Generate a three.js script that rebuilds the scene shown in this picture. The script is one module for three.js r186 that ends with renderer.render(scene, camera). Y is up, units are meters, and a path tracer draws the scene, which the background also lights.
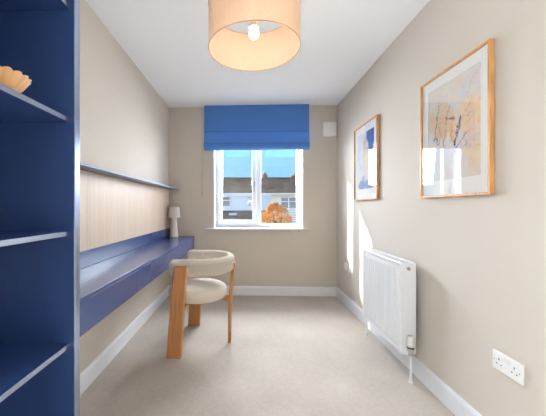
import * as THREE from 'three';
import { RoundedBoxGeometry } from 'three/addons/geometries/RoundedBoxGeometry.js';
import { mergeGeometries } from 'three/addons/utils/BufferGeometryUtils.js';
import { RectAreaLightUniformsLib } from 'three/addons/lights/RectAreaLightUniformsLib.js';

RectAreaLightUniformsLib.init();
const scene = new THREE.Scene();
const renderer = new THREE.WebGLRenderer({ antialias: true });
renderer.toneMapping = THREE.LinearToneMapping;
renderer.toneMappingExposure = 1.06;
renderer.shadowMap.enabled = true;

// ------------------------------------------------------------------ camera
const FOCAL = 288;                                     // pixels, for a frame 546 x 416
const camera = new THREE.PerspectiveCamera(2 * Math.atan(208 / FOCAL) * 180 / Math.PI, 546 / 416, 0.05, 200);
camera.position.set(0, 1.118, 0);
camera.rotation.y = 2.35 * Math.PI / 180;
camera.setViewOffset(546, 416, 37.8, 0.8, 546, 416);   // shifted lens: the verticals stay upright

// ------------------------------------------------------------------ room measures
const R = 1.1306, L = -1.003, Z = -3.667, H = 2.4, REAR = 1.3;   // right, left, back wall, height, rear wall
const GZ = -3.9;                                                  // plane of the window glass

// ------------------------------------------------------------------ sky and sun
{
  const w = 256, h = 128, data = new Float32Array(w * h * 4);
  for (let j = 0; j < h; j++) {
    const e = ((j + 0.5) / h - 0.5) * Math.PI;
    const t = Math.pow(Math.max(0, Math.sin(e)), 0.55);
    for (let i = 0; i < w; i++) {
      const k = (j * w + i) * 4;
      data[k] = 0.36 + (0.15 - 0.36) * t; data[k + 1] = 0.76 + (0.5 - 0.76) * t; data[k + 2] = 1.06; data[k + 3] = 1;
    }
  }
  const sky = new THREE.DataTexture(data, w, h, THREE.RGBAFormat, THREE.FloatType);
  sky.mapping = THREE.EquirectangularReflectionMapping; sky.colorSpace = THREE.LinearSRGBColorSpace;
  sky.magFilter = THREE.LinearFilter; sky.minFilter = THREE.LinearFilter; sky.needsUpdate = true;
  scene.background = sky;
}
const sun = new THREE.DirectionalLight(new THREE.Color().setRGB(1, 0.95, 0.87), 11);
sun.position.set(-0.65 * 40, 0.515 * 40, -0.558 * 40 - 4);
sun.target.position.set(0, 0, -4);
sun.castShadow = true;
Object.assign(sun.shadow.camera, { left: -30, right: 30, top: 30, bottom: -30, near: 1, far: 120 });
sun.shadow.mapSize.set(2048, 2048); sun.shadow.bias = -0.0005;
scene.add(sun, sun.target);
// area light outside the window, strengthens sky daylight falling inwards and down through it
const day = new THREE.RectAreaLight(new THREE.Color().setRGB(0.88, 0.96, 1.04), 58, 1.3, 0.62);
day.position.set(0.14, 1.76, GZ - 0.42);
day.lookAt(0.14, 1.76 - Math.tan(8 * Math.PI / 180), GZ + 0.58);
scene.add(day);

// ------------------------------------------------------------------ helpers
let seed = 20240611;
const rnd = () => { seed = (seed * 1664525 + 1013904223) >>> 0; return seed / 4294967296; };
const lin = (r, g, b) => new THREE.Color().setRGB(r, g, b);
const srgb = (r, g, b) => new THREE.Color().setRGB(r / 255, g / 255, b / 255, THREE.SRGBColorSpace);
function lattice(n, s) { let q = s >>> 0; const a = new Float32Array(n * n); for (let i = 0; i < a.length; i++) { q = (q * 1664525 + 1013904223) >>> 0; a[i] = q / 4294967296; } return a; }
function tileNoise(n, s) {                       // smooth value noise that repeats after n cells
  const a = lattice(n, s), sm = t => t * t * (3 - 2 * t);
  return (u, v) => {
    const x = u * n, y = v * n, xi = Math.floor(x), yi = Math.floor(y), fx = sm(x - xi), fy = sm(y - yi);
    const X = ((xi % n) + n) % n, Y = ((yi % n) + n) % n, X1 = (X + 1) % n, Y1 = (Y + 1) % n;
    return (a[Y * n + X] * (1 - fx) + a[Y * n + X1] * fx) * (1 - fy) + (a[Y1 * n + X] * (1 - fx) + a[Y1 * n + X1] * fx) * fy;
  };
}
function dataTex(size, fn, isColor, repeat = [1, 1]) {   // fn(u, v) gives [r, g, b] as 0..255
  const d = new Uint8Array(size * size * 4);
  for (let j = 0; j < size; j++) for (let i = 0; i < size; i++) {
    const c = fn((i + 0.5) / size, (j + 0.5) / size), k = (j * size + i) * 4;
    d[k] = Math.max(0, Math.min(255, c[0])); d[k + 1] = Math.max(0, Math.min(255, c[1])); d[k + 2] = Math.max(0, Math.min(255, c[2])); d[k + 3] = 255;
  }
  const t = new THREE.DataTexture(d, size, size);
  t.wrapS = t.wrapT = THREE.RepeatWrapping; t.magFilter = THREE.LinearFilter; t.minFilter = THREE.LinearMipmapLinearFilter; t.generateMipmaps = true;
  t.repeat.set(repeat[0], repeat[1]);
  if (isColor) t.colorSpace = THREE.SRGBColorSpace;
  t.needsUpdate = true; return t;
}
const std = (o) => new THREE.MeshStandardMaterial(o);
const phys = (o) => new THREE.MeshPhysicalMaterial(o);

function uvMetres(g) {                           // box projection, one unit of uv is one metre
  const q = g.index ? g.toNonIndexed() : g;
  const p = q.attributes.position, n = p.count, uv = new Float32Array(n * 2);
  const a = new THREE.Vector3(), b = new THREE.Vector3(), c = new THREE.Vector3();
  for (let i = 0; i < n; i += 3) {
    a.fromBufferAttribute(p, i); b.fromBufferAttribute(p, i + 1); c.fromBufferAttribute(p, i + 2);
    const nn = b.clone().sub(a).cross(c.clone().sub(a)); const ax = Math.abs(nn.x), ay = Math.abs(nn.y), az = Math.abs(nn.z);
    [a, b, c].forEach((v, k) => {
      const t = ay >= ax && ay >= az ? [v.x, v.z] : ax >= az ? [v.z, v.y] : [v.x, v.y];
      uv[(i + k) * 2] = t[0]; uv[(i + k) * 2 + 1] = t[1];
    });
  }
  q.setAttribute('uv', new THREE.BufferAttribute(uv, 2)); return q;
}
// box from corner to corner, edges rounded by r
function bx(x0, x1, y0, y1, z0, z1, r = 0) {
  const w = Math.abs(x1 - x0), h = Math.abs(y1 - y0), d = Math.abs(z1 - z0);
  const g = r > 0 ? new RoundedBoxGeometry(w, h, d, 2, Math.min(r, w / 2.01, h / 2.01, d / 2.01)) : new THREE.BoxGeometry(w, h, d);
  g.translate((x0 + x1) / 2, (y0 + y1) / 2, (z0 + z1) / 2);
  return uvMetres(g);
}
function cyl(r0, r1, h, x, y, z, seg = 24, axis = 'y') {       // from y up by h
  const g = new THREE.CylinderGeometry(r1, r0, h, seg); if (axis === 'x') g.rotateZ(Math.PI / 2); else if (axis === 'z') g.rotateX(Math.PI / 2); else g.translate(0, h / 2, 0);
  g.translate(x, y, z); return g;
}
function tube(pts, r, seg = 32, rs = 10) { return new THREE.TubeGeometry(new THREE.CatmullRomCurve3(pts.map(p => new THREE.Vector3(...p))), seg, r, rs, false); }
function merged(list) {
  const l = list.map(g => { const q = g.index ? g.toNonIndexed() : g; for (const k of Object.keys(q.attributes)) if (!['position', 'normal', 'uv'].includes(k)) q.deleteAttribute(k); return q; });
  return l.length === 1 ? l[0] : mergeGeometries(l);
}
const used = {};
function numbered(name) { const n = used[name] = (used[name] ?? -1) + 1; return n ? `${name}_${String(n).padStart(3, '0')}` : name; }
function mesh(name, geo, mat, parent) {
  const m = new THREE.Mesh(Array.isArray(geo) ? merged(geo) : geo, mat);
  m.castShadow = m.receiveShadow = true;
  m.name = parent ? name : numbered(name); (parent || scene).add(m); return m;
}
function tag(o, label, category, group) { o.userData.label = label; o.userData.category = category; if (group) o.userData.group = group; return o; }
function thing(name, label, category, pos = [0, 0, 0], turn = 0, group) {
  const o = new THREE.Group(); o.name = numbered(name); o.position.set(...pos); o.rotation.y = turn; scene.add(o); return tag(o, label, category, group);
}
function struct(name, geo, mat, label) { const m = geo ? mesh(name, geo, mat) : thing(name); m.userData = { kind: 'structure' }; if (label) m.userData.label = label; return m; }

// ------------------------------------------------------------------ surface materials
const n4 = tileNoise(4, 11), n8 = tileNoise(8, 12), n16 = tileNoise(16, 13), n32 = tileNoise(32, 14), n64 = tileNoise(64, 15), n128 = tileNoise(128, 16), n256 = tileNoise(256, 17);
const wallBump = dataTex(512, (u, v) => { const k = 128 + 70 * (n128(u, v) - 0.5) + 60 * (n256(u, v) - 0.5); return [k, k, k]; }, false, [1.6, 1.6]);
const wallMat = std({ color: srgb(209, 200, 188), roughness: 0.85, bumpMap: wallBump, bumpScale: 0.0006 });
const ceilMat = std({ color: srgb(249, 250, 252), roughness: 0.9 });
const trimWhite = std({ color: srgb(236, 238, 242), roughness: 0.4 });
const pvc = phys({ color: srgb(222, 223, 226), roughness: 0.3, clearcoat: 0.2 });
const plasticWhite = phys({ color: srgb(240, 240, 238), roughness: 0.35 });
const carpetMap = dataTex(1024, (u, v) => {
  let p = (n4(u, v) - 0.5) * 14 + (n8(u + 0.3, v) - 0.5) * 12 + (n16(u, v + 0.2) - 0.5) * 7;
  const fib = (n128(u, v) - 0.5) * 5 + (n256(u, v) - 0.5) * 7;
  p += fib; return [196 + p, 186 + p, 174 + p * 1.05];
}, true, [0.42, 0.42]);
const carpetBump = dataTex(1024, (u, v) => { const k = 128 + 120 * (n256(u, v) - 0.5) + 70 * (n128(u, v) - 0.5); return [k, k, k]; }, false, [1.1, 1.1]);
const carpetMat = phys({ map: carpetMap, roughness: 1, bumpMap: carpetBump, bumpScale: 0.0016, sheen: 0.15, sheenRoughness: 0.6, sheenColor: lin(0.9, 0.85, 0.8) });
const navy = phys({ color: srgb(51, 74, 124), roughness: 0.26, clearcoat: 0.35, clearcoatRoughness: 0.22 });
const edgeMetal = std({ color: srgb(168, 181, 208), metalness: 0.85, roughness: 0.22 });
const edgeBlue = std({ color: srgb(128, 152, 190), roughness: 0.6 });
const chrome = std({ color: srgb(215, 215, 218), metalness: 1, roughness: 0.15 });
const dark = std({ color: srgb(38, 40, 48), roughness: 0.5 });

// ------------------------------------------------------------------ room shell
const T = 0.3;
struct('floor', bx(L - T, R + T, -0.25, 0, Z - T, REAR + T), carpetMat, 'pale beige short pile carpet');
struct('ceiling', bx(L - T, R + T, H, H + 0.25, Z - T, REAR + T), ceilMat);
struct('wall_right', bx(R, R + T, 0, H, Z, REAR), wallMat);
struct('wall_front', bx(L - 0.12, R + T, 0, H, REAR, REAR + 0.12), wallMat);
// left wall with an unseen doorway and lit landing, placed to brighten the room
const DZ0 = 0.12, DZ1 = 1.06, DH = 2.05, LW = L - 0.12;
struct('wall_left', [bx(LW, L, 0, H, Z, DZ0), bx(LW, L, 0, H, DZ1, REAR), bx(LW, L, DH, H, DZ0, DZ1)], wallMat);
struct('unseen_door_1', [bx(LW - 0.016, L + 0.016, 0, DH + 0.06, DZ0 - 0.06, DZ0 + 0.012, 0.003), bx(LW - 0.016, L + 0.016, 0, DH + 0.06, DZ1 - 0.012, DZ1 + 0.06, 0.003), bx(LW - 0.016, L + 0.016, DH - 0.012, DH + 0.06, DZ0 + 0.012, DZ1 - 0.012, 0.003)], trimWhite, 'white door lining of the unseen doorway that lets the landing light in');
const LX = -2.7, LZ0 = -0.5, LZ1 = 1.7;  // landing out of view, passes its lamp light into the room
struct('floor', bx(LX - 0.1, L - T, -0.25, 0, LZ0 - 0.1, LZ1 + 0.1), carpetMat, 'carpet of the unseen landing');
struct('ceiling', bx(LX - 0.1, L - T, H, H + 0.1, LZ0 - 0.1, LZ1 + 0.1), ceilMat);
struct('wall_unseen_landing_far', bx(LX - 0.1, LW, 0, H, LZ0 - 0.1, LZ0), ceilMat);
struct('wall_unseen_landing_near', bx(LX - 0.1, LW, 0, H, LZ1, LZ1 + 0.1), ceilMat);
struct('wall_unseen_landing_end', bx(LX - 0.1, LX, 0, H, LZ0, LZ1), ceilMat);
{
  const o = thing('unseen_ceiling_light', 'unseen round opal ceiling light on the landing, placed to brighten the room', 'lamp', [-1.95, 0, 0.6]);
  mesh('base', cyl(0.16, 0.16, 0.02, 0, 2.379, 0, 40), trimWhite, o);
  mesh('diffuser', new THREE.LatheGeometry([[0, 2.29], [0.07, 2.295], [0.12, 2.315], [0.15, 2.35], [0.155, 2.378]].map(p => new THREE.Vector2(...p)), 40), std({ color: 0xffffff, emissive: lin(1, 0.96, 0.9), emissiveIntensity: 4, side: THREE.DoubleSide }), o).castShadow = false;
  const p = new THREE.PointLight(lin(0.9, 0.97, 1.03), 86, 0, 2); p.position.set(0, 2.335, 0); p.castShadow = true; p.shadow.radius = 6; o.add(p);  // unseen lamp, set strong to brighten the room through the doorway
}
// back wall round the window opening
const WX0 = -0.425, WX1 = 0.708, WY0 = 0.845, WY1 = 2.06;
struct('wall_back', [bx(L - T, WX0, 0, H, Z - T, Z), bx(WX1, R + T, 0, H, Z - T, Z), bx(WX0, WX1, 0, WY0, Z - T, Z), bx(WX0, WX1, WY1, H, Z - T, Z)], wallMat);
// white plaster returns of the window opening
struct('trim_1', [bx(WX0, WX0 + 0.008, WY0, WY1, GZ + 0.035, Z + 0.001), bx(WX1 - 0.008, WX1, WY0, WY1, GZ + 0.035, Z + 0.001), bx(WX0, WX1, WY1 - 0.008, WY1, GZ + 0.035, Z + 0.001)], trimWhite, 'white painted window reveal');
{ // window board with a rounded nose and small horns
  const s = new THREE.Shape(); const y = 0.852, t = 0.024, z0 = 0, z1 = 0.265;
  s.moveTo(z0, y - t); s.lineTo(z1 - 0.008, y - t); s.quadraticCurveTo(z1, y - t, z1, y - t / 2); s.quadraticCurveTo(z1, y, z1 - 0.008, y); s.lineTo(z0, y); s.closePath();
  const a = new THREE.ExtrudeGeometry(s, { depth: WX1 - WX0, bevelEnabled: false }); a.rotateY(-Math.PI / 2); a.translate(WX1, 0, 0); // profile z to world z
  a.translate(0, 0, GZ + 0.03);
  const nose = bx(WX0 - 0.1, WX1 + 0.1, y - t, y, Z, Z + 0.04, 0.008);
  struct('trim_2', [a, nose], pvc, 'white window board');
}
// skirting with a small chamfer on top
function skirt(len) {
  const s = new THREE.Shape(); s.moveTo(0, 0); s.lineTo(0.016, 0); s.lineTo(0.016, 0.095); s.quadraticCurveTo(0.014, 0.106, 0.007, 0.113); s.lineTo(0, 0.115); s.closePath();
  return new THREE.ExtrudeGeometry(s, { depth: len, bevelEnabled: false });
}
{
  let g = skirt(DZ0 - 0.06 - Z); g.translate(L, 0, Z); struct('baseboard_left', g, trimWhite);
  g = skirt(REAR - Z); g.rotateY(Math.PI); g.translate(R, 0, REAR); struct('baseboard_right', g, trimWhite);
  g = skirt(R - L - 0.032); g.rotateY(-Math.PI / 2); g.translate(R - 0.016, 0, Z); struct('baseboard_back', g, trimWhite);
}

// ------------------------------------------------------------------ window
{
  const w = struct('window_1', null, null, 'white double casement window');
  w.position.set(0, 0, GZ);
  const x0 = WX0 + 0.002, x1 = WX1 - 0.002, y0 = 0.853, y1 = WY1 - 0.002, d0 = -0.035, d1 = 0.035;
  mesh('outer_frame', [bx(x0, x0 + 0.042, y0, y1, d0, d1, 0.006), bx(x1 - 0.042, x1, y0, y1, d0, d1, 0.006), bx(x0 + 0.03, x1 - 0.03, y0, y0 + 0.045, d0, d1, 0.006), bx(x0 + 0.03, x1 - 0.03, y1 - 0.045, y1, d0, d1, 0.006), bx(0.118, 0.19, y0 + 0.03, y1 - 0.03, d0, d1, 0.006)], pvc, w);
  const sx0 = x0 + 0.036, sx1 = 0.125, sy0 = y0 + 0.038, sy1 = y1 - 0.038, e0 = -0.02, e1 = 0.05;
  const sash = mesh('sash', [bx(sx0, sx0 + 0.055, sy0, sy1, e0, e1, 0.008), bx(sx1 - 0.055, sx1, sy0, sy1, e0, e1, 0.008), bx(sx0 + 0.04, sx1 - 0.04, sy0, sy0 + 0.055, e0, e1, 0.008), bx(sx0 + 0.04, sx1 - 0.04, sy1 - 0.055, sy1, e0, e1, 0.008)], pvc, w);
  const hd = mesh('handle', [bx(0.085, 0.107, 1.40, 1.46, e1, e1 + 0.012, 0.004), bx(0.089, 0.103, 1.32, 1.44, e1 + 0.018, e1 + 0.03, 0.005), cyl(0.008, 0.008, 0.03, 0.096, 1.435, e1 + 0.012, 12, 'z')], std({ color: srgb(150, 152, 158), metalness: 0.8, roughness: 0.35 }), sash);
  hd.userData.label = 'grey window handle';
  const glass = phys({ color: 0xffffff, roughness: 0, transmission: 1, thickness: 0, ior: 1.5 });
  mesh('pane', bx(sx0 + 0.045, sx1 - 0.045, sy0 + 0.045, sy1 - 0.045, 0.008, 0.012), glass, w);
  mesh('pane', bx(0.18, x1 - 0.035, y0 + 0.038, y1 - 0.038, -0.002, 0.002), glass, w);
}

// ------------------------------------------------------------------ roman blind
{
  const o = thing('roman_blind', 'blue fabric roman blind drawn up over the window', 'blind', [0.1165, 0, Z]);
  const W = 1.31;
  const fabN = (u, v) => 0.5 + 0.5 * (n256(u, v * 0.3) - 0.5) + 0.5 * (n256(u * 0.3, v) - 0.5);
  const fab = phys({ color: srgb(80, 136, 214), roughness: 0.75, sheen: 0.4, sheenRoughness: 0.45, sheenColor: lin(0.25, 0.45, 0.8), transmission: 0.12, thickness: 0, bumpMap: dataTex(512, (u, v) => { const k = 255 * fabN(u, v); return [k, k, k]; }, false, [3, 3]), bumpScale: 0.001 });
  const profile = (pts, t, w) => {               // a cloth of thickness t that follows pts in (z, y), w wide
    const c = new THREE.CatmullRomCurve3(pts.map(p => new THREE.Vector3(p[0], p[1], 0)), false, 'catmullrom', 0.4), n = pts.length * 6, P = c.getPoints(n), s = new THREE.Shape(), A = [], B = [];
    for (let i = 0; i <= n; i++) { const d = P[Math.min(n, i + 1)].clone().sub(P[Math.max(0, i - 1)]).normalize(); A.push([P[i].x - d.y * t / 2, P[i].y + d.x * t / 2]); B.push([P[i].x + d.y * t / 2, P[i].y - d.x * t / 2]); }
    s.moveTo(...A[0]); A.slice(1).forEach(p => s.lineTo(...p)); B.reverse().forEach(p => s.lineTo(...p)); s.closePath();
    const g = new THREE.ExtrudeGeometry(s, { depth: w, bevelEnabled: false }); g.rotateY(-Math.PI / 2); g.translate(w / 2, 0, 0); return uvMetres(g);
  };
  mesh('head_rail', bx(-W / 2 + 0.01, W / 2 - 0.01, 2.36, 2.398, 0.002, 0.045, 0.003), trimWhite, o);
  mesh('fabric', profile([[0.05, 2.399], [0.053, 2.33], [0.056, 2.22], [0.059, 2.12], [0.06, 2.085], [0.055, 2.072], [0.064, 2.06], [0.068, 1.99], [0.072, 1.91], [0.07, 1.885], [0.058, 1.876]], 0.004, W), fab, o);
  mesh('fold', profile([[0.05, 1.95], [0.078, 1.905], [0.079, 1.872], [0.068, 1.858], [0.052, 1.868], [0.045, 1.93]], 0.004, W + 0.006), fab, o);
  mesh('fold', profile([[0.04, 1.95], [0.062, 1.88], [0.066, 1.856], [0.056, 1.846], [0.042, 1.855], [0.036, 1.93]], 0.004, W + 0.002), fab, o);
  mesh('fold', profile([[0.028, 1.95], [0.048, 1.87], [0.05, 1.846], [0.04, 1.838], [0.03, 1.848], [0.024, 1.93]], 0.004, W), fab, o);
  mesh('bottom_bar', bx(-W / 2 + 0.005, W / 2 - 0.005, 1.84, 1.875, 0.008, 0.016, 0.003), fab, o);
}
{ // pull cord
  const o = thing('blind_cord', 'thin beige pull cord hanging left of the window', 'cord', [-0.575, 0, Z]);
  const m = std({ color: srgb(196, 182, 166), roughness: 0.8 });
  mesh('cord', tube([[0.016, 2.36, 0.02], [0.012, 2.0, 0.012], [0.01, 1.6, 0.01], [0.004, 1.36, 0.01], [0, 1.315, 0.01]], 0.0022, 30, 6), m, o);
  mesh('cleat', [bx(-0.006, 0.006, 1.26, 1.32, 0, 0.012, 0.004), bx(-0.012, 0.012, 1.3, 1.308, 0.006, 0.016, 0.003)], m, o);
}
// ------------------------------------------------------------------ white box on the back wall
{
  const o = thing('wall_vent', 'small white square vent box high on the wall beside the blind', 'vent', [1.034, 2.094, Z]);
  mesh('housing', bx(-0.083, 0.083, -0.09, 0.09, 0, 0.032, 0.006), plasticWhite, o);
  mesh('cover', bx(-0.074, 0.074, -0.081, 0.081, 0.034, 0.046, 0.005), plasticWhite, o);
  mesh('grille', Array.from({ length: 9 }, (_, i) => bx(-0.06, 0.06, -0.086, -0.083, 0.006 + i * 0.003, 0.0075 + i * 0.003)), dark, o);
}

// ------------------------------------------------------------------ bookcase
const BF = -0.66, BZ = -1.113, BT = 0.034, BN = -0.13;     // front, far side, panel thickness, near side
{
  const o = thing('bookcase', 'tall navy blue open bookcase with pale metallic shelf edges', 'bookcase', [L, 0, 0]);
  const f = BF - L, top = 2.335;
  for (const [z0, z1] of [[BZ, BZ + BT], [BN - BT, BN]]) {
    const p = mesh('side_panel', bx(0.004, f - 0.004, 0.0, top, z0, z1, 0.001), navy, o);
    mesh('edge_strip', bx(f - 0.005, f, 0.0, top, z0, z1, 0.0018), edgeMetal, p);
  }
  mesh('back_panel', bx(0.001, 0.012, 0.05, top, BZ + BT, BN - BT), navy, o);
  const bottoms = [0.145, 0.578, 1.008, 1.443, 1.878, 2.312];
  for (const y of bottoms) {
    const s = mesh('shelf', bx(0.012, f - 0.023, y, y + 0.018, BZ + BT, BN - BT, 0.0008), navy, o);
    mesh('edge_strip', bx(f - 0.024, f - 0.02, y, y + 0.018, BZ + BT + 0.001, BN - BT - 0.001, 0.0015), edgeMetal, s);
  }
  mesh('plinth', bx(f - 0.06, f - 0.04, 0.0, 0.145, BZ + BT, BN - BT), navy, o);
}
{ // fluted wooden bowl on the shelf
  const o = thing('fluted_bowl', 'light wooden fluted bowl on the upper shelf of the navy bookcase', 'bowl', [-0.745, 1.4612, -0.828]);
  const wood = std({ color: srgb(214, 168, 118), roughness: 0.6 });
  const N = 144, lob = 18, prof = [[0.0, 0.0], [0.04, 0.0], [0.052, 0.004], [0.072, 0.03], [0.088, 0.058], [0.094, 0.068], [0.09, 0.07], [0.083, 0.062], [0.066, 0.034], [0.046, 0.011], [0, 0.008]];
  const pos = [], idx = [];
  prof.forEach(([r, y], k) => { for (let i = 0; i < N; i++) { const a = i / N * Math.PI * 2, sc = r < 0.045 ? 0 : 1; const rr = r * (1 + sc * 0.09 * (Math.abs(Math.sin(a * lob / 2)) - 0.5)); pos.push(rr * Math.cos(a), y + (k > 3 && k < 8 ? 0.006 * (Math.abs(Math.sin(a * lob / 2)) - 0.5) : 0), rr * Math.sin(a)); } });
  for (let k = 0; k < prof.length - 1; k++) for (let i = 0; i < N; i++) { const a = k * N + i, b = k * N + (i + 1) % N; idx.push(a, a + N, b, b, a + N, b + N); }
  const g = new THREE.BufferGeometry(); g.setAttribute('position', new THREE.Float32BufferAttribute(pos, 3)); g.setIndex(idx); g.computeVertexNormals();
  g.scale(0.88, 0.74, 0.88); mesh('bowl', g, wood, o);
}

// ------------------------------------------------------------------ floating desk
const DF = -0.672;
{
  const o = thing('floating_desk', 'long blue wall-hung desk with flush drawers along the wall', 'desk', [L + 0.0005, 0, 0]);
  const f = DF - L, z0 = Z + 0.004, z1 = BZ - 0.002;
  mesh('desktop', bx(0, f, 0.732, 0.75, z0, z1, 0.0015), navy, o);
  mesh('upstand', bx(0, 0.018, 0.751, 0.853, z0, z1, 0.0015), navy, o);
  mesh('carcass', bx(0, f - 0.022, 0.596, 0.729, z0, z1), navy, o);
  const cuts = [z1, -1.743, -2.351, -2.99, z0];
  for (let i = 0; i < 4; i++) mesh('drawer_front', bx(f - 0.0215, f - 0.003, 0.592, 0.7285, cuts[i + 1] + 0.0016, cuts[i] - 0.0016, 0.0012), navy, o);
}
// oak panel behind the desk
{
  const grainFn = (u, v) => {
    const w = u * 1 + 0.012 * (n8(u * 0.5, v * 0.35) - 0.5);
    return 0.5 * n64(w * 2, v * 0.06) + 0.3 * n256(w * 2, v * 0.08) + 0.2 * n16(w, v * 0.1);
  };
  const map = dataTex(1024, (u, v) => { const k = grainFn(u, v) - 0.5; const b = (n4(u, 0.1) - 0.5); return [207 + 20 * k + 6 * b, 185 + 24 * k + 7 * b, 165 + 28 * k + 8 * b]; }, true, [1, 1]);
  const bump = dataTex(512, (u, v) => { const k = 255 * grainFn(u, v); return [k, k, k]; }, false, [1, 1]);
  const oak = std({ map, roughness: 0.55, bumpMap: bump, bumpScale: 0.0008 });
  const o = thing('wood_panel', 'pale oak veneer wall panel between the desk and the slim shelf', 'panel', [L + 0.0005, 0.854, 0]);
  const z0 = Z + 0.06, z1 = BZ - 0.003, n = 4, st = (z1 - z0) / n;
  for (let i = 0; i < n; i++) mesh('board', bx(0, 0.018, 0, 1.34 - 0.854, z0 + i * st + 0.0005, z0 + (i + 1) * st - 0.0005, 0.0008), oak, o);
}
{ // slim shelf over the panel
  const o = thing('wall_shelf', 'slim blue wall shelf with a pale front edge above the oak panel', 'shelf', [L, 1.341, 0]);
  mesh('board', bx(0, 0.127, 0, 0.012, Z + 0.004, BZ - 0.002, 0.0008), navy, o);
  mesh('edge_strip', bx(0.127, 0.131, 0, 0.012, Z + 0.004, BZ - 0.002, 0.0015), edgeBlue, o);
}

// ------------------------------------------------------------------ table lamp
{
  const o = thing('table_lamp', 'small cream table lamp with a conical base on the desk end', 'lamp', [-0.902, 0.7502, -3.53]);
  const clay = std({ color: srgb(232, 224, 212), roughness: 0.6 }), sh = phys({ color: srgb(238, 232, 222), roughness: 0.9, transmission: 0.25, thickness: 0 });
  mesh('base', new THREE.LatheGeometry([[0, 0], [0.05, 0], [0.053, 0.004], [0.052, 0.012], [0.044, 0.09], [0.036, 0.18], [0.03, 0.255], [0.026, 0.262], [0, 0.262]].map(p => new THREE.Vector2(...p)), 40), clay, o);
  mesh('stem', cyl(0.006, 0.006, 0.06, 0, 0.255, 0, 12), chrome, o);
  mesh('shade', new THREE.LatheGeometry([[0.073, 0.24], [0.075, 0.24], [0.062, 0.372], [0.060, 0.372], [0.073, 0.24]].map(p => new THREE.Vector2(...p)), 48), sh, o);
  mesh('shade_top', cyl(0.06, 0.06, 0.002, 0, 0.368, 0, 40), sh, o);
}

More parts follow.
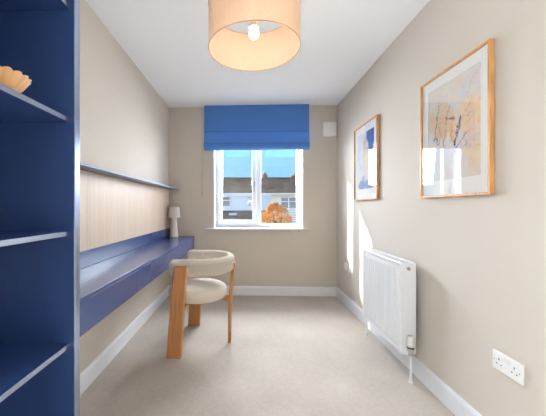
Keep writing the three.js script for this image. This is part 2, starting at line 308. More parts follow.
// ------------------------------------------------------------------ chair
{
  const o = thing('chair', 'cream upholstered round chair with three wooden slab legs at the desk', 'chair', [-0.376, 0, -2.405], -94 * Math.PI / 180);
  const wg = (u, v) => 0.5 * n32(u * 2, v * 0.15) + 0.5 * n128(u * 2, v * 0.1);
  const woodMap = dataTex(512, (u, v) => { const k = wg(u, v) - 0.5; return [188 + 50 * k, 130 + 46 * k, 82 + 40 * k]; }, true, [3, 1]);
  const wood = std({ map: woodMap, roughness: 0.5 });
  const bB = dataTex(512, (u, v) => { const k = 255 * (0.55 * n128(u, v) + 0.45 * n64(u, v)); return [k, k, k]; }, false, [4, 4]);
  const boucle = phys({ color: srgb(240, 229, 214), roughness: 1, sheen: 0.35, sheenRoughness: 0.6, sheenColor: lin(0.9, 0.86, 0.8), bumpMap: bB, bumpScale: 0.006 });
  // backrest: a rounded band swept round the sitter, open at the front
  const Rb = 0.25, Rz = 0.236, pts = [];
  const end = 0.145;
  const arc = 1.62;                                     // radians each side of the back
  for (let i = 0; i <= 48; i++) { const a = -arc + 2 * arc * i / 48; pts.push([Rb * Math.sin(a), -Rz * Math.cos(a), a]); }
  const path = [[pts[0][0] * 0.985, pts[0][1] + end], [pts[0][0], pts[0][1] + end * 0.5], ...pts.map(p => [p[0], p[1]]), [pts[48][0], pts[48][1] + end * 0.5], [pts[48][0] * 0.985, pts[48][1] + end]];
  const curve = new THREE.CatmullRomCurve3(path.map(p => new THREE.Vector3(p[0], 0, p[1])), false, 'centripetal');
  const NS = 120, NR = 28, pos = [], idx = [];
  const ht = 0.066, wd = 0.034;
  const stations = [];
  const capN = 8;
  for (let i = 0; i < capN; i++) { const q = i / capN * Math.PI / 2; stations.push([0, -0.045 * Math.cos(q), Math.max(0.02, Math.sin(q))]); }
  for (let i = 0; i <= NS; i++) stations.push([i / NS, 0, 1]);
  for (let i = capN - 1; i >= 0; i--) { const q = i / capN * Math.PI / 2; stations.push([1, 0.045 * Math.cos(q), Math.max(0.02, Math.sin(q))]); }
  for (const [t, off, sc] of stations) {
    const p = curve.getPointAt(t), d = curve.getTangentAt(t); p.addScaledVector(d, off);
    const nx = d.z, nz = -d.x;                            // outward or inward, symmetric section
    const mid = 1 - Math.abs(2 * t - 1), lift = 0.006 * mid;
    for (let k = 0; k < NR; k++) {
      // stadium section: straight flanks, half-round top and bottom
      const b = (k + 0.5) / NR * Math.PI * 2, cb = Math.cos(b), sb = Math.sin(b);
      const rx = wd * cb * sc, ry = (wd * sb + (ht - wd) * Math.sign(sb)) * (0.35 + 0.65 * sc);
      pos.push(p.x + nx * rx, 0.655 + lift + ry, p.z + nz * rx);
    }
  }
  for (let i = 0; i < stations.length - 1; i++) for (let k = 0; k < NR; k++) { const a = i * NR + k, b = i * NR + (k + 1) % NR; idx.push(a, b, a + NR, b, b + NR, a + NR); }
  for (const [base, flip] of [[0, 1], [(stations.length - 1) * NR, 0]]) for (let k = 1; k < NR - 1; k++) flip ? idx.push(base, base + k + 1, base + k) : idx.push(base, base + k, base + k + 1);
  const g = new THREE.BufferGeometry(); g.setAttribute('position', new THREE.Float32BufferAttribute(pos, 3)); g.setIndex(idx); g.computeVertexNormals();
  { const uv = []; for (let i = 0; i < stations.length; i++) for (let k = 0; k < NR; k++) uv.push(i / stations.length * 1.2, k / NR * 0.35); g.setAttribute('uv', new THREE.Float32BufferAttribute(uv, 2)); }
  mesh('backrest', g, boucle, o);
  // seat cushion
  const sp = [[0, 0.372], [0.18, 0.372], [0.215, 0.377], [0.231, 0.392], [0.236, 0.42], [0.232, 0.448], [0.217, 0.466], [0.18, 0.477], [0.1, 0.483], [0, 0.485]];
  const sc = new THREE.CatmullRomCurve3(sp.map(p => new THREE.Vector3(p[0], p[1], 0)), false, 'centripetal').getPoints(60).map(p => new THREE.Vector2(Math.max(0, p.x), p.y));
  const sg = new THREE.LatheGeometry(sc, 64); sg.scale(1.03, 1, 1.03); sg.translate(0, 0, 0.035); uvFix(sg);
  function uvFix(q) { const p = q.attributes.position, u = q.attributes.uv; for (let i = 0; i < p.count; i++) u.setXY(i, p.getX(i) + p.getY(i), p.getZ(i) + p.getY(i)); }
  mesh('seat', sg, boucle, o);
  mesh('seat_frame', cyl(0.17, 0.18, 0.02, 0, 0.353, 0.045, 48), wood, o);
  // slab legs: broad along the band, thin across it
  function slab(rows) {                                  // rows: [y, x, z, half thickness in x, half width in z]
    const s = [], ids = [];
    for (const [y, x, z, a, b] of rows) { const c = 0.35; s.push([x - a, y, z - b + a * c], [x - a * (1 - c), y, z - b], [x + a * (1 - c), y, z - b], [x + a, y, z - b + a * c], [x + a, y, z + b - a * c], [x + a * (1 - c), y, z + b], [x - a * (1 - c), y, z + b], [x - a, y, z + b - a * c]); }
    const m = 8; for (let i = 0; i < rows.length - 1; i++) for (let k = 0; k < m; k++) { const p = i * m + k, q = i * m + (k + 1) % m; ids.push(p, p + m, q, q, p + m, q + m); }
    for (let k = 1; k < m - 1; k++) { ids.push(0, k, k + 1); const b = (rows.length - 1) * m; ids.push(b, b + k + 1, b + k); }
    let q = new THREE.BufferGeometry(); q.setAttribute('position', new THREE.Float32BufferAttribute(s.flat(), 3)); q.setIndex(ids); q = q.toNonIndexed(); q.computeVertexNormals(); return uvMetres(q);
  }
  for (const sx of [1, -1]) {
    const rows = [[0, 0.292, 0.146, 0.019, 0.056], [0.2, 0.29, 0.134, 0.019, 0.055], [0.45, 0.286, 0.116, 0.019, 0.053], [0.672, 0.282, 0.096, 0.018, 0.05], [0.678, 0.282, 0.095, 0.012, 0.044]].map(r => [r[0], r[1] * sx, r[2], r[3], r[4]]);
    mesh('leg', slab(rows), wood, o);
    mesh('bracket', slab([[0.345, 0.2 * sx, 0.09, 0.1, 0.012], [0.363, 0.19 * sx, 0.09, 0.1, 0.014]]), wood, o);
  }
  { // rear leg: the same slab turned a quarter, slimmer, bowed
    const rows = [[0, 0, -0.232, 0.026, 0.011], [0.2, 0, -0.234, 0.028, 0.013], [0.33, 0, -0.238, 0.03, 0.015], [0.45, 0, -0.246, 0.03, 0.014], [0.58, 0, -0.26, 0.028, 0.013], [0.66, 0, -0.268, 0.025, 0.011]];
    mesh('leg', slabT(rows), wood, o);
    function slabT(rw) { const q = slab(rw.map(([y, x, z, a, b]) => [y, z, x, b, a])); q.applyMatrix4(new THREE.Matrix4().makeBasis(new THREE.Vector3(0, 0, 1), new THREE.Vector3(0, 1, 0), new THREE.Vector3(-1, 0, 0))); return q; }
    const s = new THREE.Shape(); s.moveTo(-0.24, 0.29); s.quadraticCurveTo(-0.23, 0.345, -0.17, 0.352); s.lineTo(-0.17, 0.364); s.quadraticCurveTo(-0.225, 0.366, -0.25, 0.43); s.closePath();
    const b = new THREE.ExtrudeGeometry(s, { depth: 0.03, bevelEnabled: false }); b.rotateY(-Math.PI / 2); b.translate(0.015, 0, 0);
    mesh('bracket', b, wood, o);
  }
}

// ------------------------------------------------------------------ pendant lamp
{
  const px = 0.034, pz = -1.42, o = thing('pendant_lamp', 'round drum pendant lamp with a peach fabric shade and lit bulb', 'lamp', [px, 0, pz]);
  const weave = dataTex(512, (u, v) => { const k = (n256(u, v * 0.2) - 0.5) * 14 + (n256(u * 0.2, v) - 0.5) * 14; return [234 + k, 200 + k, 168 + k]; }, true, [6, 1]);
  const shadeMat = phys({ map: weave, roughness: 0.95, transmission: 0.35, thickness: 0 });
  const r = 0.2225, y0 = 1.895, y1 = 2.105;
  const sh = mesh('shade', new THREE.CylinderGeometry(r, r, y1 - y0, 96, 1, true).translate(0, (y0 + y1) / 2, 0), shadeMat, o);
  shadeMat.side = THREE.DoubleSide;
  const rimMat = std({ color: srgb(205, 160, 112), roughness: 0.7 });
  mesh('rim', new THREE.TorusGeometry(r, 0.0022, 8, 96).rotateX(Math.PI / 2).translate(0, y0, 0), rimMat, sh);
  mesh('rim', new THREE.TorusGeometry(r, 0.0022, 8, 96).rotateX(Math.PI / 2).translate(0, y1, 0), rimMat, sh);
  mesh('spider', [0, 1, 2].map(k => { const g = bx(0.015, r, 2.06, 2.063, -0.0015, 0.0015); g.rotateY(k * Math.PI * 2 / 3 + 0.5); return g; }), trimWhite, o);
  mesh('holder', [cyl(0.019, 0.019, 0.05, 0, 2.03, 0), cyl(0.024, 0.017, 0.03, 0, 2.0, 0)], std({ color: srgb(236, 214, 186), roughness: 0.5 }), o);
  mesh('cord', cyl(0.0035, 0.0035, 0.3, 0, 2.08, 0, 8), trimWhite, o);
  mesh('ceiling_rose', new THREE.LatheGeometry([[0, 2.37], [0.03, 2.372], [0.048, 2.385], [0.05, 2.399], [0, 2.399]].map(p => new THREE.Vector2(...p)), 32), trimWhite, o);
  const bulb = mesh('bulb', new THREE.SphereGeometry(0.0255, 28, 20).translate(0, 1.97, 0), std({ color: 0xffffff, emissive: lin(1, 0.94, 0.85), emissiveIntensity: 3 }), o);
  bulb.castShadow = false;
  const p = new THREE.PointLight(lin(1, 0.91, 0.82), 0.108, 0, 2); p.position.set(0, 1.97, 0); p.castShadow = true; p.shadow.radius = 1.4; p.shadow.bias = -0.001; o.add(p);
}

// ------------------------------------------------------------------ radiator
{
  const F = R - 0.135, Bk = R - 0.035, zf = -2.522, zn = -1.91, y0 = 0.163, y1 = 0.757;
  const o = thing('radiator', 'white ribbed panel radiator on the wall under the pictures', 'radiator', [R, 0, (zf + zn) / 2]);
  const rx = F - R, rb = Bk - R, hz = (zn - zf) / 2;
  const enamel = phys({ color: srgb(236, 238, 240), roughness: 0.28, clearcoat: 0.3 });
  // pressed front sheet: flat rim and upright flutes
  function panel(x, dir) {
    const ny = 12, nf = 17, per = 8, nz = nf * per, pos = [], idx = [];
    const ys = [y0, y0 + 0.012, y0 + 0.03, y0 + 0.045, y0 + 0.06, 0.3, 0.45, 0.6, y1 - 0.06, y1 - 0.045, y1 - 0.03, y1 - 0.004];
    const amp = [0, 0, 0, 0.5, 1, 1, 1, 1, 1, 0.5, 0, 0];
    for (let j = 0; j < ny; j++) for (let i = 0; i <= nz; i++) {
      const t = i / nz, z = -hz + 0.012 + (2 * hz - 0.024) * t; const ph = (i % per) / per;
      const fl = ph === 0 ? 0 : ph < 0.2 || ph > 0.8 ? 0.75 : 1;
      const inner = t > 0.03 && t < 0.97 ? 1 : 0;
      pos.push(x + dir * 0.004 - dir * 0.014 * amp[j] * inner * fl, ys[j], z);
    }
    const W = nz + 1; for (let j = 0; j < ny - 1; j++) for (let i = 0; i < nz; i++) { const a = j * W + i; dir > 0 ? idx.push(a, a + W, a + 1, a + 1, a + W, a + W + 1) : idx.push(a, a + 1, a + W, a + 1, a + W + 1, a + W); }
    const g = new THREE.BufferGeometry(); g.setAttribute('position', new THREE.Float32BufferAttribute(pos, 3)); g.setIndex(idx); g.computeVertexNormals(); return g;
  }
  enamel.side = THREE.DoubleSide;
  mesh('front_panel', panel(rx + 0.004, 1), enamel, o);
  mesh('back_panel', bx(rb - 0.012, rb, y0 + 0.006, y1 - 0.008, -hz + 0.012, hz - 0.012, 0.004), enamel, o);
  mesh('side_panel', bx(rx, rb, y0, y1 - 0.001, hz - 0.014, hz, 0.005), enamel, o);
  mesh('side_panel', bx(rx, rb, y0, y1 - 0.001, -hz, -hz + 0.014, 0.005), enamel, o);
  const gr = mesh('top_grille', [bx(rx, rx + 0.016, y1 - 0.014, y1, -hz + 0.012, hz - 0.012, 0.004), bx(rb - 0.014, rb, y1 - 0.014, y1, -hz + 0.012, hz - 0.012, 0.004), bx(rx + 0.045, rx + 0.055, y1 - 0.01, y1 - 0.003, -hz + 0.012, hz - 0.012, 0.002)], enamel, o);
  for (let i = 0; i < 44; i++) { const z = -hz + 0.022 + i * (2 * hz - 0.044) / 43; mesh('grille_bar', bx(rx + 0.012, rb - 0.01, y1 - 0.009, y1 - 0.002, z - 0.0035, z + 0.0035), enamel, gr); }
  mesh('convector_fins', Array.from({ length: 30 }, (_, i) => bx(rx + 0.02, rb - 0.014, y0 + 0.03, y1 - 0.04, -hz + 0.03 + i * (2 * hz - 0.06) / 29 - 0.0006, -hz + 0.03 + i * (2 * hz - 0.06) / 29 + 0.0006)), enamel, o);
  for (const z of [-0.2, 0.17]) for (const y of [0.24, 0.6]) mesh('bracket', bx(rb, -0.0005, y, y + 0.04, z, z + 0.03), enamel, o);
  const mx = (rx + rb) / 2 - 0.002;
  const plug = mesh('plug', [cyl(0.0125, 0.0125, 0.008, mx, y1 - 0.038, hz + 0.003, 6, 'z'), cyl(0.008, 0.008, 0.012, mx, y1 - 0.038, hz + 0.006, 16, 'z')], chrome, o); plug.userData.label = 'chrome bleed plug';
  // thermostatic valve at the near end
  const vz = hz + 0.028;
  const v = mesh('valve', [cyl(0.011, 0.011, 0.05, mx, 0.195, vz - 0.014, 16, 'z'), cyl(0.0135, 0.0135, 0.05, mx, 0.172, vz, 16), cyl(0.017, 0.017, 0.014, mx, 0.205, vz, 6)], chrome, o);
  v.userData.label = 'chrome valve body';
  mesh('valve_head', new THREE.LatheGeometry([[0, 0], [0.018, 0], [0.021, 0.006], [0.021, 0.014], [0.019, 0.02], [0.019, 0.062], [0.015, 0.07], [0, 0.071]].map(q => new THREE.Vector2(...q)), 28).translate(mx, 0.226, vz), plasticWhite, v);
  mesh('valve_ring', cyl(0.0205, 0.0205, 0.008, mx, 0.219, vz, 24), dark, v);
  mesh('pipe', [cyl(0.0075, 0.0075, 0.175, mx, 0, vz, 16), cyl(0.013, 0.011, 0.006, mx, 0, vz, 20)], trimWhite, o);
  const uz = -hz - 0.03;
  const lv = mesh('valve', [cyl(0.011, 0.011, 0.05, mx, 0.195, uz + 0.014, 16, 'z'), cyl(0.0135, 0.0135, 0.06, mx, 0.168, uz, 16)], chrome, o);
  mesh('valve_cap', cyl(0.015, 0.013, 0.035, mx, 0.226, uz, 20), plasticWhite, lv);
  mesh('pipe', [cyl(0.0075, 0.0075, 0.17, mx, 0, uz, 16), cyl(0.013, 0.011, 0.006, mx, 0, uz, 20)], trimWhite, o);
}

// ------------------------------------------------------------------ sockets on the right wall
{
  const o = thing('double_socket', 'white double wall socket in the foreground', 'socket', [R, 0.4315, -1.2915]);
  mesh('plate', bx(-0.011, 0, -0.043, 0.043, -0.073, 0.073, 0.005), plasticWhite, o);
  for (const s of [-1, 1]) {
    const c = 0.037 * s, q = 0.004;
    mesh('pin_hole', [bx(-0.0114, -0.0108, 0.006, 0.015, c - 0.0022, c + 0.0022)], dark, o);
    mesh('pin_hole', [bx(-0.0114, -0.0108, -0.0135, -0.0095, c - 0.0145, c - 0.008)], dark, o);
    mesh('pin_hole', [bx(-0.0114, -0.0108, -0.0135, -0.0095, c + 0.008, c + 0.0145)], dark, o);
    const r = mesh('rocker', bx(-0.0065, 0.0065, -0.0095, 0.0095, -0.0055, 0.0055, 0.0015), plasticWhite, o); r.position.set(-0.0095, 0.021, 0.012 * s - 0 * q); r.rotation.z = 0.16;
  }
  for (const z of [-0.0602, 0.0602]) mesh('screw', cyl(0.0028, 0.0028, 0.001, -0.0112, 0.0, z, 12, 'x'), chrome, o);
}
{
  const a = thing('wall_plate', 'small pale wall plate left of a pair near the back corner', 'wall plate', [R, 0.442, -3.335], 0, 'pair of small wall plates');
  mesh('plate', bx(-0.009, 0, -0.043, 0.043, -0.043, 0.043, 0.004), plasticWhite, a);
  mesh('insert', bx(-0.011, -0.009, -0.025, 0.025, -0.025, 0.025, 0.001), plasticWhite, a);
  const b = a.clone(); b.name = numbered('wall_plate'); b.position.z = -3.193; scene.add(b); tag(b, 'small pale wall plate right of a pair, nearer the radiator', 'wall plate', 'pair of small wall plates');
}

// ------------------------------------------------------------------ pictures
function picture(name, label, zc, yc, w, h, paint, mw) {
  const o = thing(name, label, 'picture', [R - 0.004, yc, zc]);
  const wg = dataTex(256, (u, v) => { const k = (n64(u, v * 0.1) - 0.5) * 36; return [206 + k, 150 + k, 92 + k]; }, true, [2, 2]);
  const oak = std({ map: wg, roughness: 0.45 });
  const d = 0.022, t = 0.012;                                    // local -x points into the room
  const fr = mesh('frame', [bx(-d, 0, h / 2 - t, h / 2, -w / 2, w / 2, 0.0015), bx(-d, 0, -h / 2, -h / 2 + t, -w / 2, w / 2, 0.0015), bx(-d, 0, -h / 2 + t, h / 2 - t, -w / 2, -w / 2 + t, 0.0015), bx(-d, 0, -h / 2 + t, h / 2 - t, w / 2 - t, w / 2, 0.0015)], oak, o);
  const iw = w / 2 - t, ih = h / 2 - t;
  const mt = mw + 0.008, mb = mw + 0.033;
  const card = std({ color: srgb(240, 238, 233), roughness: 0.9 });
  mesh('mount', [bx(-0.011, -0.008, -ih, ih, -iw, -iw + mw), bx(-0.011, -0.008, -ih, ih, iw - mw, iw), bx(-0.011, -0.008, -ih, -ih + mb, -iw + mw, iw - mw), bx(-0.011, -0.008, ih - mt, ih, -iw + mw, iw - mw)], card, o);
  const cw = 512, ch = Math.round(512 * ih / iw), cv = document.createElement('canvas'); cv.width = cw; cv.height = ch; paint(cv.getContext('2d'), cw, ch);
  const tex = new THREE.CanvasTexture(cv); tex.colorSpace = THREE.SRGBColorSpace;
  const pg = new THREE.BoxGeometry(iw * 2 - mw * 2 + 0.006, ih * 2 - mt - mb + 0.006, 0.002); pg.rotateY(-Math.PI / 2); pg.translate(-0.007, (mb - mt) / 2, 0);
  mesh('print', pg, std({ map: tex, roughness: 0.85 }), o);
  mesh('backing', bx(-0.005, -0.002, -ih, ih, -iw, iw), std({ color: srgb(150, 130, 105), roughness: 0.9 }), o);
  const gl = mesh('glass', bx(-0.016, -0.014, -ih, ih, -iw, iw), phys({ color: 0xffffff, roughness: 0, transmission: 1, thickness: 0, ior: 1.5 }), o);
  return o;
}
function blot(c, x, y, r, col, n, sx = 1, sy = 1) {                // loose patch of pigment
  for (let i = 0; i < n; i++) {
    const a = rnd() * 6.283, q = Math.sqrt(rnd()) * r; c.globalAlpha = 0.1 + 0.25 * rnd(); c.fillStyle = `rgb(${col.map(k => Math.round(k + (rnd() - 0.5) * 26)).join(',')})`;
    c.beginPath(); c.ellipse(x + Math.cos(a) * q * sx, y + Math.sin(a) * q * sy, r * (0.12 + 0.25 * rnd()), r * (0.06 + 0.16 * rnd()), rnd() * 3.14, 0, 6.283); c.fill();
  }
  c.globalAlpha = 1;
}
function vein(c, pts, col, w, jit = 7) {                           // broken line of small dabs
  for (let i = 0; i < pts.length - 1; i++) {
    const [x0, y0] = pts[i], [x1, y1] = pts[i + 1], n = Math.max(4, Math.round(Math.hypot(x1 - x0, y1 - y0) / 4));
    for (let k = 0; k <= n; k++) {
      const t = k / n, d = w * (0.5 + 1.7 * rnd() * rnd()); c.globalAlpha = 0.35 + 0.55 * rnd();
      c.fillStyle = `rgb(${col.map(q => Math.round(q + (rnd() - 0.5) * 40)).join(',')})`;
      c.beginPath(); c.ellipse(x0 + (x1 - x0) * t + (rnd() - 0.5) * jit, y0 + (y1 - y0) * t + (rnd() - 0.5) * jit, d, d * (0.6 + 0.9 * rnd()), rnd() * 3, 0, 6.283); c.fill();
    }
  }
  c.globalAlpha = 1;
}
picture('framed_picture', 'large framed abstract print in peach and cream with navy veins', -1.6235, 1.532, 0.529, 0.712, (c, w, h) => {
  c.fillStyle = 'rgb(224,214,201)'; c.fillRect(0, 0, w, h);
  blot(c, w * 0.5, h * 0.14, w * 0.5, [222, 214, 204], 260, 1, 0.4);
  blot(c, w * 0.25, h * 0.36, w * 0.28, [220, 194, 160], 260, 0.9, 0.8);
  blot(c, w * 0.3, h * 0.45, w * 0.16, [216, 178, 132], 140, 1, 1.1);
  blot(c, w * 0.8, h * 0.42, w * 0.24, [232, 204, 166], 220, 0.8, 0.9);
  blot(c, w * 0.53, h * 0.5, w * 0.1, [240, 178, 116], 120, 0.7, 1.7);
  blot(c, w * 0.52, h * 0.57, w * 0.06, [244, 166, 96], 60, 0.8, 1.4);
  blot(c, w * 0.85, h * 0.76, w * 0.2, [228, 206, 178], 220, 0.7, 1.5);
  blot(c, w * 0.4, h * 0.86, w * 0.36, [222, 216, 210], 280, 1, 0.6);
  blot(c, w * 0.73, h * 0.17, w * 0.06, [192, 208, 228], 70, 0.7, 2.2);
  blot(c, w * 0.36, h * 0.78, w * 0.045, [186, 202, 224], 50, 0.7, 3);
  blot(c, w * 0.95, h * 0.66, w * 0.035, [184, 202, 226], 40, 0.7, 2.4);
  for (let i = 0; i < 60; i++) { const x = w * rnd(), y = h * rnd(), a = rnd() * 6.283; vein(c, [[x, y], [x + 26 * Math.cos(a), y + 34 * Math.sin(a)]], [200, 176, 148], 1.6, 6); }
  const wander = (x, y, x1, y1, col, wd) => { const p = [[x, y]]; for (let i = 1; i <= 7; i++) p.push([w * 0 + x + (x1 - x) * i / 7 + (rnd() - 0.5) * 34, y + (y1 - y) * i / 7 + (rnd() - 0.5) * 16]); vein(c, p, col, wd, 7); };
  wander(w * 0.98, h * 0.02, w * 0.66, h * 0.3, [170, 164, 158], 2.2); wander(w * 0.92, h * 0.05, w * 0.72, h * 0.22, [186, 184, 184], 2);
  wander(w * 0.24, h * 0.2, w * 0.17, h * 0.56, [78, 76, 88], 3.4); wander(w * 0.22, h * 0.3, w * 0.3, h * 0.7, [128, 112, 96], 2.6); wander(w * 0.14, h * 0.52, w * 0.24, h * 0.62, [88, 86, 100], 3);
  wander(w * 0.46, h * 0.26, w * 0.34, h * 0.66, [130, 124, 124], 3.4); wander(w * 0.4, h * 0.36, w * 0.54, h * 0.4, [84, 86, 104], 3.2); wander(w * 0.54, h * 0.38, w * 0.5, h * 0.62, [176, 128, 84], 3);
  wander(w * 0.66, h * 0.4, w * 0.54, h * 0.68, [56, 60, 82], 5); wander(w * 0.64, h * 0.42, w * 0.6, h * 0.56, [70, 74, 92], 4); wander(w * 0.74, h * 0.58, w * 0.54, h * 0.74, [112, 130, 172], 4); wander(w * 0.72, h * 0.56, w * 0.76, h * 0.72, [120, 110, 104], 2.4);
  for (const [x, y, r, q] of [[0.15, 0.57, 0.034, [74, 92, 134]], [0.12, 0.55, 0.02, [60, 66, 84]], [0.35, 0.65, 0.026, [58, 82, 138]], [0.3, 0.71, 0.034, [82, 116, 178]], [0.6, 0.57, 0.03, [48, 66, 110]], [0.58, 0.73, 0.036, [110, 140, 196]], [0.66, 0.44, 0.018, [52, 56, 72]], [0.68, 0.7, 0.02, [120, 146, 196]]]) blot(c, w * x, h * y, w * r, q, 22, 1, 1.2);
  for (let i = 0; i < 26; i++) { const x = w * (0.66 + 0.3 * rnd()), y = h * (0.34 + 0.42 * rnd()); vein(c, [[x, y], [x + 34 * rnd(), y - 22 * rnd()], [x + 56 * rnd(), y - 34 * rnd()]], [222, 164, 98], 2.2, 7); }
  for (let i = 0; i < 5; i++) blot(c, w * (0.7 + 0.1 * rnd()), h * (0.4 + 0.1 * rnd()), w * 0.02, [226, 170, 60], 8);
}, 0.052);
picture('framed_picture', 'smaller-looking framed abstract print with dark blue corner near the window', -2.768, 1.548, 0.524, 0.722, (c, w, h) => {
  c.fillStyle = 'rgb(214,217,222)'; c.fillRect(0, 0, w, h);
  blot(c, w * 0.3, h * 0.4, w * 0.3, [206, 212, 222], 160, 1, 1.4);
  blot(c, w * 0.45, h * 0.2, w * 0.14, [212, 182, 142], 120, 0.7, 1.4);
  blot(c, w * 0.52, h * 0.5, w * 0.22, [226, 206, 180], 320, 0.7, 1.9);
  blot(c, w * 0.84, h * 0.08, w * 0.26, [58, 84, 138], 420, 1, 0.9); blot(c, w * 0.8, h * 0.24, w * 0.17, [64, 92, 146], 240, 0.8, 1);
  blot(c, w * 0.3, h * 0.92, w * 0.2, [112, 140, 194], 220, 1.1, 0.5); blot(c, w * 0.72, h * 0.92, w * 0.22, [120, 146, 196], 220, 1.1, 0.5); blot(c, w * 0.35, h * 0.82, w * 0.09, [118, 144, 196], 100);
  blot(c, w * 0.1, h * 0.52, w * 0.05, [104, 132, 190], 70, 0.6, 2.8); blot(c, w * 0.18, h * 0.58, w * 0.04, [110, 138, 194], 50, 0.7, 1.6);
  vein(c, [[w * 0.42, h * 0.1], [w * 0.44, h * 0.28], [w * 0.36, h * 0.45]], [172, 140, 104], 4, 10);
}, 0.06);

// ------------------------------------------------------------------ outside
const paleGroundMat = std({ map: dataTex(512, (u, v) => { const k = (n64(u, v) - 0.5) * 40 + (n16(u, v) - 0.5) * 30; return [204 + k, 200 + k, 190 + k]; }, true, [0.2, 0.2]), roughness: 1 });
struct('ground', bx(-40, 44, -3.1, -2.75, -60, -4.0), paleGroundMat, 'unseen paved street and gardens outside, pale to bounce sunlight');  // out of view, kept pale to bounce sunlight up at the houses
const GY = -2.75;
{ // unseen street front of this house, pale to bounce sunlight at those opposite
  const m = std({ color: srgb(236, 232, 224), roughness: 0.9 });
  const zf = Z - T - 0.012, zb = Z - T - 0.001;
  struct('facade', [bx(-9, WX0 - 0.02, GY, 3.2, zf, zb), bx(WX1 + 0.02, 9, GY, 3.2, zf, zb), bx(WX0 - 0.02, WX1 + 0.02, GY, WY0 - 0.06, zf, zb), bx(WX0 - 0.02, WX1 + 0.02, WY1 + 0.02, 3.2, zf, zb)], m, 'unseen house front, its pale render bounces sunlight across the street');
}
const tileFn = (u, v) => { const row = Math.floor(v * 16), x = u * 16 + (row % 2) * 0.5; return [n16(Math.floor(x) / 16 + 0.03, row / 16 + 0.03), x - Math.floor(x), v * 16 - row]; };
const tileMap = dataTex(1024, (u, v) => { const [q, fx, fy] = tileFn(u, v); const k = (q - 0.5) * 84 + (n128(u, v) - 0.5) * 44 + (n32(u, v) - 0.5) * 20; const w = n64(u, v) > 0.62 ? 16 : 0; return [78 + k * .8 + w, 67 + k * .8 + w * 0.6, 60 + k * .8]; }, true, [0.22, 0.22]);
const tileBump = dataTex(1024, (u, v) => { const [q, fx, fy] = tileFn(u, v); const k = 90 + 120 * (1 - fy) - (fx < 0.07 ? 70 : 0) + 40 * q; return [k, k, k]; }, false, [0.22, 0.22]);
const tileMat = phys({ map: tileMap, roughness: 1, specularIntensity: 0.1, bumpMap: tileBump, bumpScale: 0.03 });
const houseGlass = phys({ color: srgb(70, 88, 112), roughness: 0.08, metalness: 0, clearcoat: 1 });
function slabBetween(a, b, x0, x1, t) {          // sloped slab from edge a (y, z) up to edge b
  const s = new THREE.Shape(), dx = b[1] - a[1], dy = b[0] - a[0], l = Math.hypot(dx, dy), nx = -dy / l * t, ny = dx / l * t;
  s.moveTo(a[1], a[0]); s.lineTo(b[1], b[0]); s.lineTo(b[1] + nx, b[0] + ny); s.lineTo(a[1] + nx, a[0] + ny); s.closePath();
  const g = new THREE.ExtrudeGeometry(s, { depth: x1 - x0, bevelEnabled: false }); g.rotateY(-Math.PI / 2); g.translate(x1, 0, 0);
  const q = g.toNonIndexed ? (g.index ? g.toNonIndexed() : g) : g, p = q.attributes.position, uv = new Float32Array(p.count * 2);
  for (let i = 0; i < p.count; i++) { uv[2 * i] = p.getX(i); uv[2 * i + 1] = (p.getY(i) - a[0]) * dy / l + (p.getZ(i) - a[1]) * dx / l; }
  q.setAttribute('uv', new THREE.BufferAttribute(uv, 2)); return q;
}
function house(label, x0, x1, color, fasciaColor, wins) {
  const o = thing('house', label, 'house', [0, GY, 0]);
  const y = v => v - GY, ze = -24.7, zr = -28.7, zb = -32.7, EY = 2.32, RY = 4.0;
  const wall = std({ color, roughness: 0.9 }), fas = std({ color: fasciaColor, roughness: 0.6 });
  mesh('wall', [bx(x0, x1, 0, y(EY), zb, ze)], wall, o);
  const roof = mesh('roof', [slabBetween([y(EY - 0.08), ze + 0.35], [y(RY), zr], x0 + 0.01, x1 - 0.01, 0.12), slabBetween([y(RY), zr], [y(EY - 0.08), zb - 0.35], x0 + 0.01, x1 - 0.01, 0.12)], tileMat, o);
  roof.material.side = THREE.DoubleSide;
  mesh('ridge', bx(x0, x1, y(RY) - 0.02, y(RY) + 0.1, zr - 0.12, zr + 0.12, 0.05), std({ color: srgb(150, 128, 110), roughness: 0.9 }), roof);
  mesh('fascia', bx(x0, x1, y(EY) - 0.24, y(EY) - 0.05, ze + 0.28, ze + 0.36), fas, o);
  mesh('gutter', bx(x0, x1, y(EY) - 0.1, y(EY) - 0.02, ze + 0.36, ze + 0.46, 0.03), trimWhite, o);
  for (const [a, b, c, d, cols] of wins) {
    const w = mesh('window', [bx(a, b, y(c), y(c) + 0.07, ze, ze + 0.06), bx(a, b, y(d) - 0.07, y(d), ze, ze + 0.06), ...Array.from({ length: cols + 1 }, (_, i) => { const xx = a + 0.03 + (b - a - 0.06) * i / cols; return bx(xx - 0.035, xx + 0.035, y(c), y(d), ze, ze + 0.06); }), bx(a, b, y(c + (d - c) * 0.62) - 0.025, y(c + (d - c) * 0.62) + 0.025, ze, ze + 0.06)], trimWhite, o);
    for (let i = 0; i < cols; i++) { const xa = a + 0.03 + (b - a - 0.06) * i / cols, xb = a + 0.03 + (b - a - 0.06) * (i + 1) / cols; mesh('pane', bx(xa + 0.03, xb - 0.03, y(c) + 0.06, y(d) - 0.06, ze + 0.005, ze + 0.02), houseGlass, w); }
    mesh('sill', bx(a - 0.1, b + 0.1, y(c) - 0.09, y(c), ze, ze + 0.14), trimWhite, w);
  }
  return o;
}
const h1 = house('pale blue-white terraced house across the street with a brown tiled roof', -9.5, 2.05, srgb(226, 231, 242), srgb(238, 240, 246), [[-2.9, -1.42, 1.16, 2.05, 2], [0.0, 1.2, 1.16, 2.05, 2]]);
const h2 = house('cream terraced house across the street behind the golden tree', 2.05, 10.5, srgb(250, 242, 230), srgb(232, 196, 160), [[2.85, 4.9, 0.95, 2.0, 3]]);
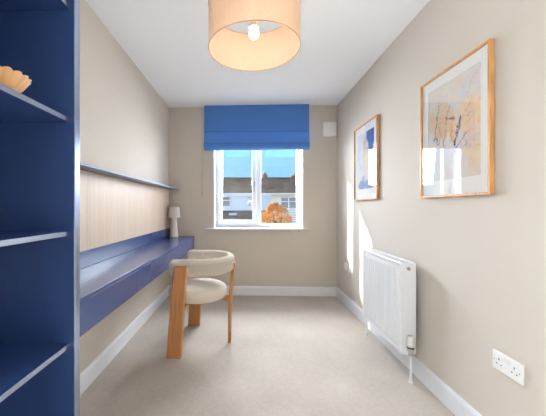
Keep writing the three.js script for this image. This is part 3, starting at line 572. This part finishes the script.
{
  const y = v => v - GY, ze = -24.7;
  const porch = mesh('lean_to_roof', slabBetween([y(-0.1), ze + 1.7], [y(0.84), ze], -9.5, 2.0, 0.1), tileMat, h1);
  mesh('roof_light', (() => { const g = bx(-1.5, -0.86, 0, 0.05, -0.16, 0.16, 0.01); g.rotateX(0.505); g.translate(0, y(0.52), ze + 0.75); return g; })(), std({ color: srgb(214, 224, 240), roughness: 0.3 }), porch);
  const chm = std({ color: srgb(176, 120, 78), roughness: 0.9 });
  const ch = mesh('chimney', [bx(1.6, 2.0, y(3.9), y(4.36), -28.9, -28.5), bx(1.54, 2.04, y(4.2), y(4.3), -28.96, -28.44)], chm, h1);
  mesh('chimney_pot', cyl(0.09, 0.075, 0.24, 1.8, y(4.36), -28.7, 12), chm, ch);
  const c2 = mesh('chimney', [bx(4.42, 4.95, y(3.9), y(4.26), -28.95, -28.45), bx(4.36, 5.0, y(4.12), y(4.22), -29, -28.4)], chm, h2);
  mesh('chimney_pot', cyl(0.09, 0.075, 0.22, 4.72, y(4.26), -28.7, 12), chm, c2);
}
{ // garden screen of grey slats beside the golden tree
  const o = thing('garden_screen', 'grey slatted garden screen right of the golden tree', 'fence', [0, GY, -16]);
  const m = std({ color: srgb(176, 178, 186), roughness: 0.8 });
  for (let i = 0; i < 9; i++) mesh('slat', bx(2.0, 3.6, 2.62 + i * 0.13, 2.7 + i * 0.13, 0, 0.02), m, o);
  for (const x of [2.0, 3.5]) mesh('post', bx(x, x + 0.09, 0, 3.85, -0.1, 0), m, o);
}
{ // golden tree
  const o = thing('golden_tree', 'round golden yellow leafy tree in front of the houses', 'tree', [1.36, GY, -14]);
  const bark = std({ color: srgb(96, 72, 52), roughness: 0.95 });
  mesh('trunk', tube([[0, 0, 0], [0.04, 1.2, 0.02], [0, 2.4, 0], [0.03, 3.2, 0]], 0.075, 16, 8), bark, o);
  for (let i = 0; i < 7; i++) { const a = i * 0.9, r = 0.45; mesh('branch', tube([[0.01, 2.2, 0], [r * 0.5 * Math.cos(a), 2.7, r * 0.5 * Math.sin(a)], [r * Math.cos(a), 3.3 + 0.1 * (i % 3), r * Math.sin(a)]], 0.02, 10, 6), bark, o); }
  const leaf = new THREE.BufferGeometry();
  leaf.setAttribute('position', new THREE.Float32BufferAttribute([0, 0, 0, 0.022, 0.035, 0.006, 0, 0.085, 0, -0.022, 0.035, 0.006], 3)); leaf.setIndex([0, 1, 2, 0, 2, 3]); leaf.computeVertexNormals();
  const lm = phys({ color: 0xffffff, roughness: 0.8, transmission: 0.55, thickness: 0, side: THREE.DoubleSide });
  const blobs = [[0, 3.15, 0, 0.55], [-0.42, 3.2, 0.1, 0.4], [0.42, 3.1, 0.05, 0.4], [0.05, 3.55, 0, 0.36], [-0.35, 3.5, -0.1, 0.3], [0.35, 3.45, 0.1, 0.3], [-0.55, 2.9, 0, 0.3], [0.55, 2.85, 0, 0.3], [0, 2.9, 0.3, 0.4], [-0.05, 3.85, 0, 0.16], [0.2, 3.8, 0.05, 0.18], [0.02, 4.02, 0, 0.09], [-0.3, 3.78, 0.05, 0.1], [0.45, 3.72, 0, 0.1], [-0.62, 3.4, 0.05, 0.16], [0.66, 3.3, 0, 0.15], [-0.18, 3.94, 0, 0.08], [0, 2.8, -0.3, 0.4]];
  const N = 6500, im = new THREE.InstancedMesh(leaf, lm, N), M = new THREE.Matrix4(), q = new THREE.Quaternion(), e = new THREE.Euler(), col = new THREE.Color();
  for (let i = 0; i < N; i++) {
    const b = blobs[Math.floor(rnd() * blobs.length)], th = rnd() * 6.283, cp = rnd() * 2 - 1, sp = Math.sqrt(1 - cp * cp), rr = b[3] * Math.cbrt(0.35 + 0.65 * rnd()) * (0.85 + 0.3 * rnd());
    e.set(rnd() * 6.283, rnd() * 6.283, rnd() * 6.283); q.setFromEuler(e); const s = 0.7 + 0.7 * rnd();
    M.compose(new THREE.Vector3(b[0] + rr * sp * Math.cos(th), b[1] + rr * cp, b[2] + rr * sp * Math.sin(th)), q, new THREE.Vector3(s, s, s)); im.setMatrixAt(i, M);
    const t = rnd(); col.copy(t < 0.55 ? srgb(240, 180, 16) : t < 0.82 ? srgb(222, 142, 20) : t < 0.94 ? srgb(244, 206, 90) : srgb(170, 96, 40)); im.setColorAt(i, col);
  }
  im.name = 'foliage'; im.userData.kind = 'stuff'; im.castShadow = im.receiveShadow = true; o.add(im);
}

renderer.render(scene, camera);
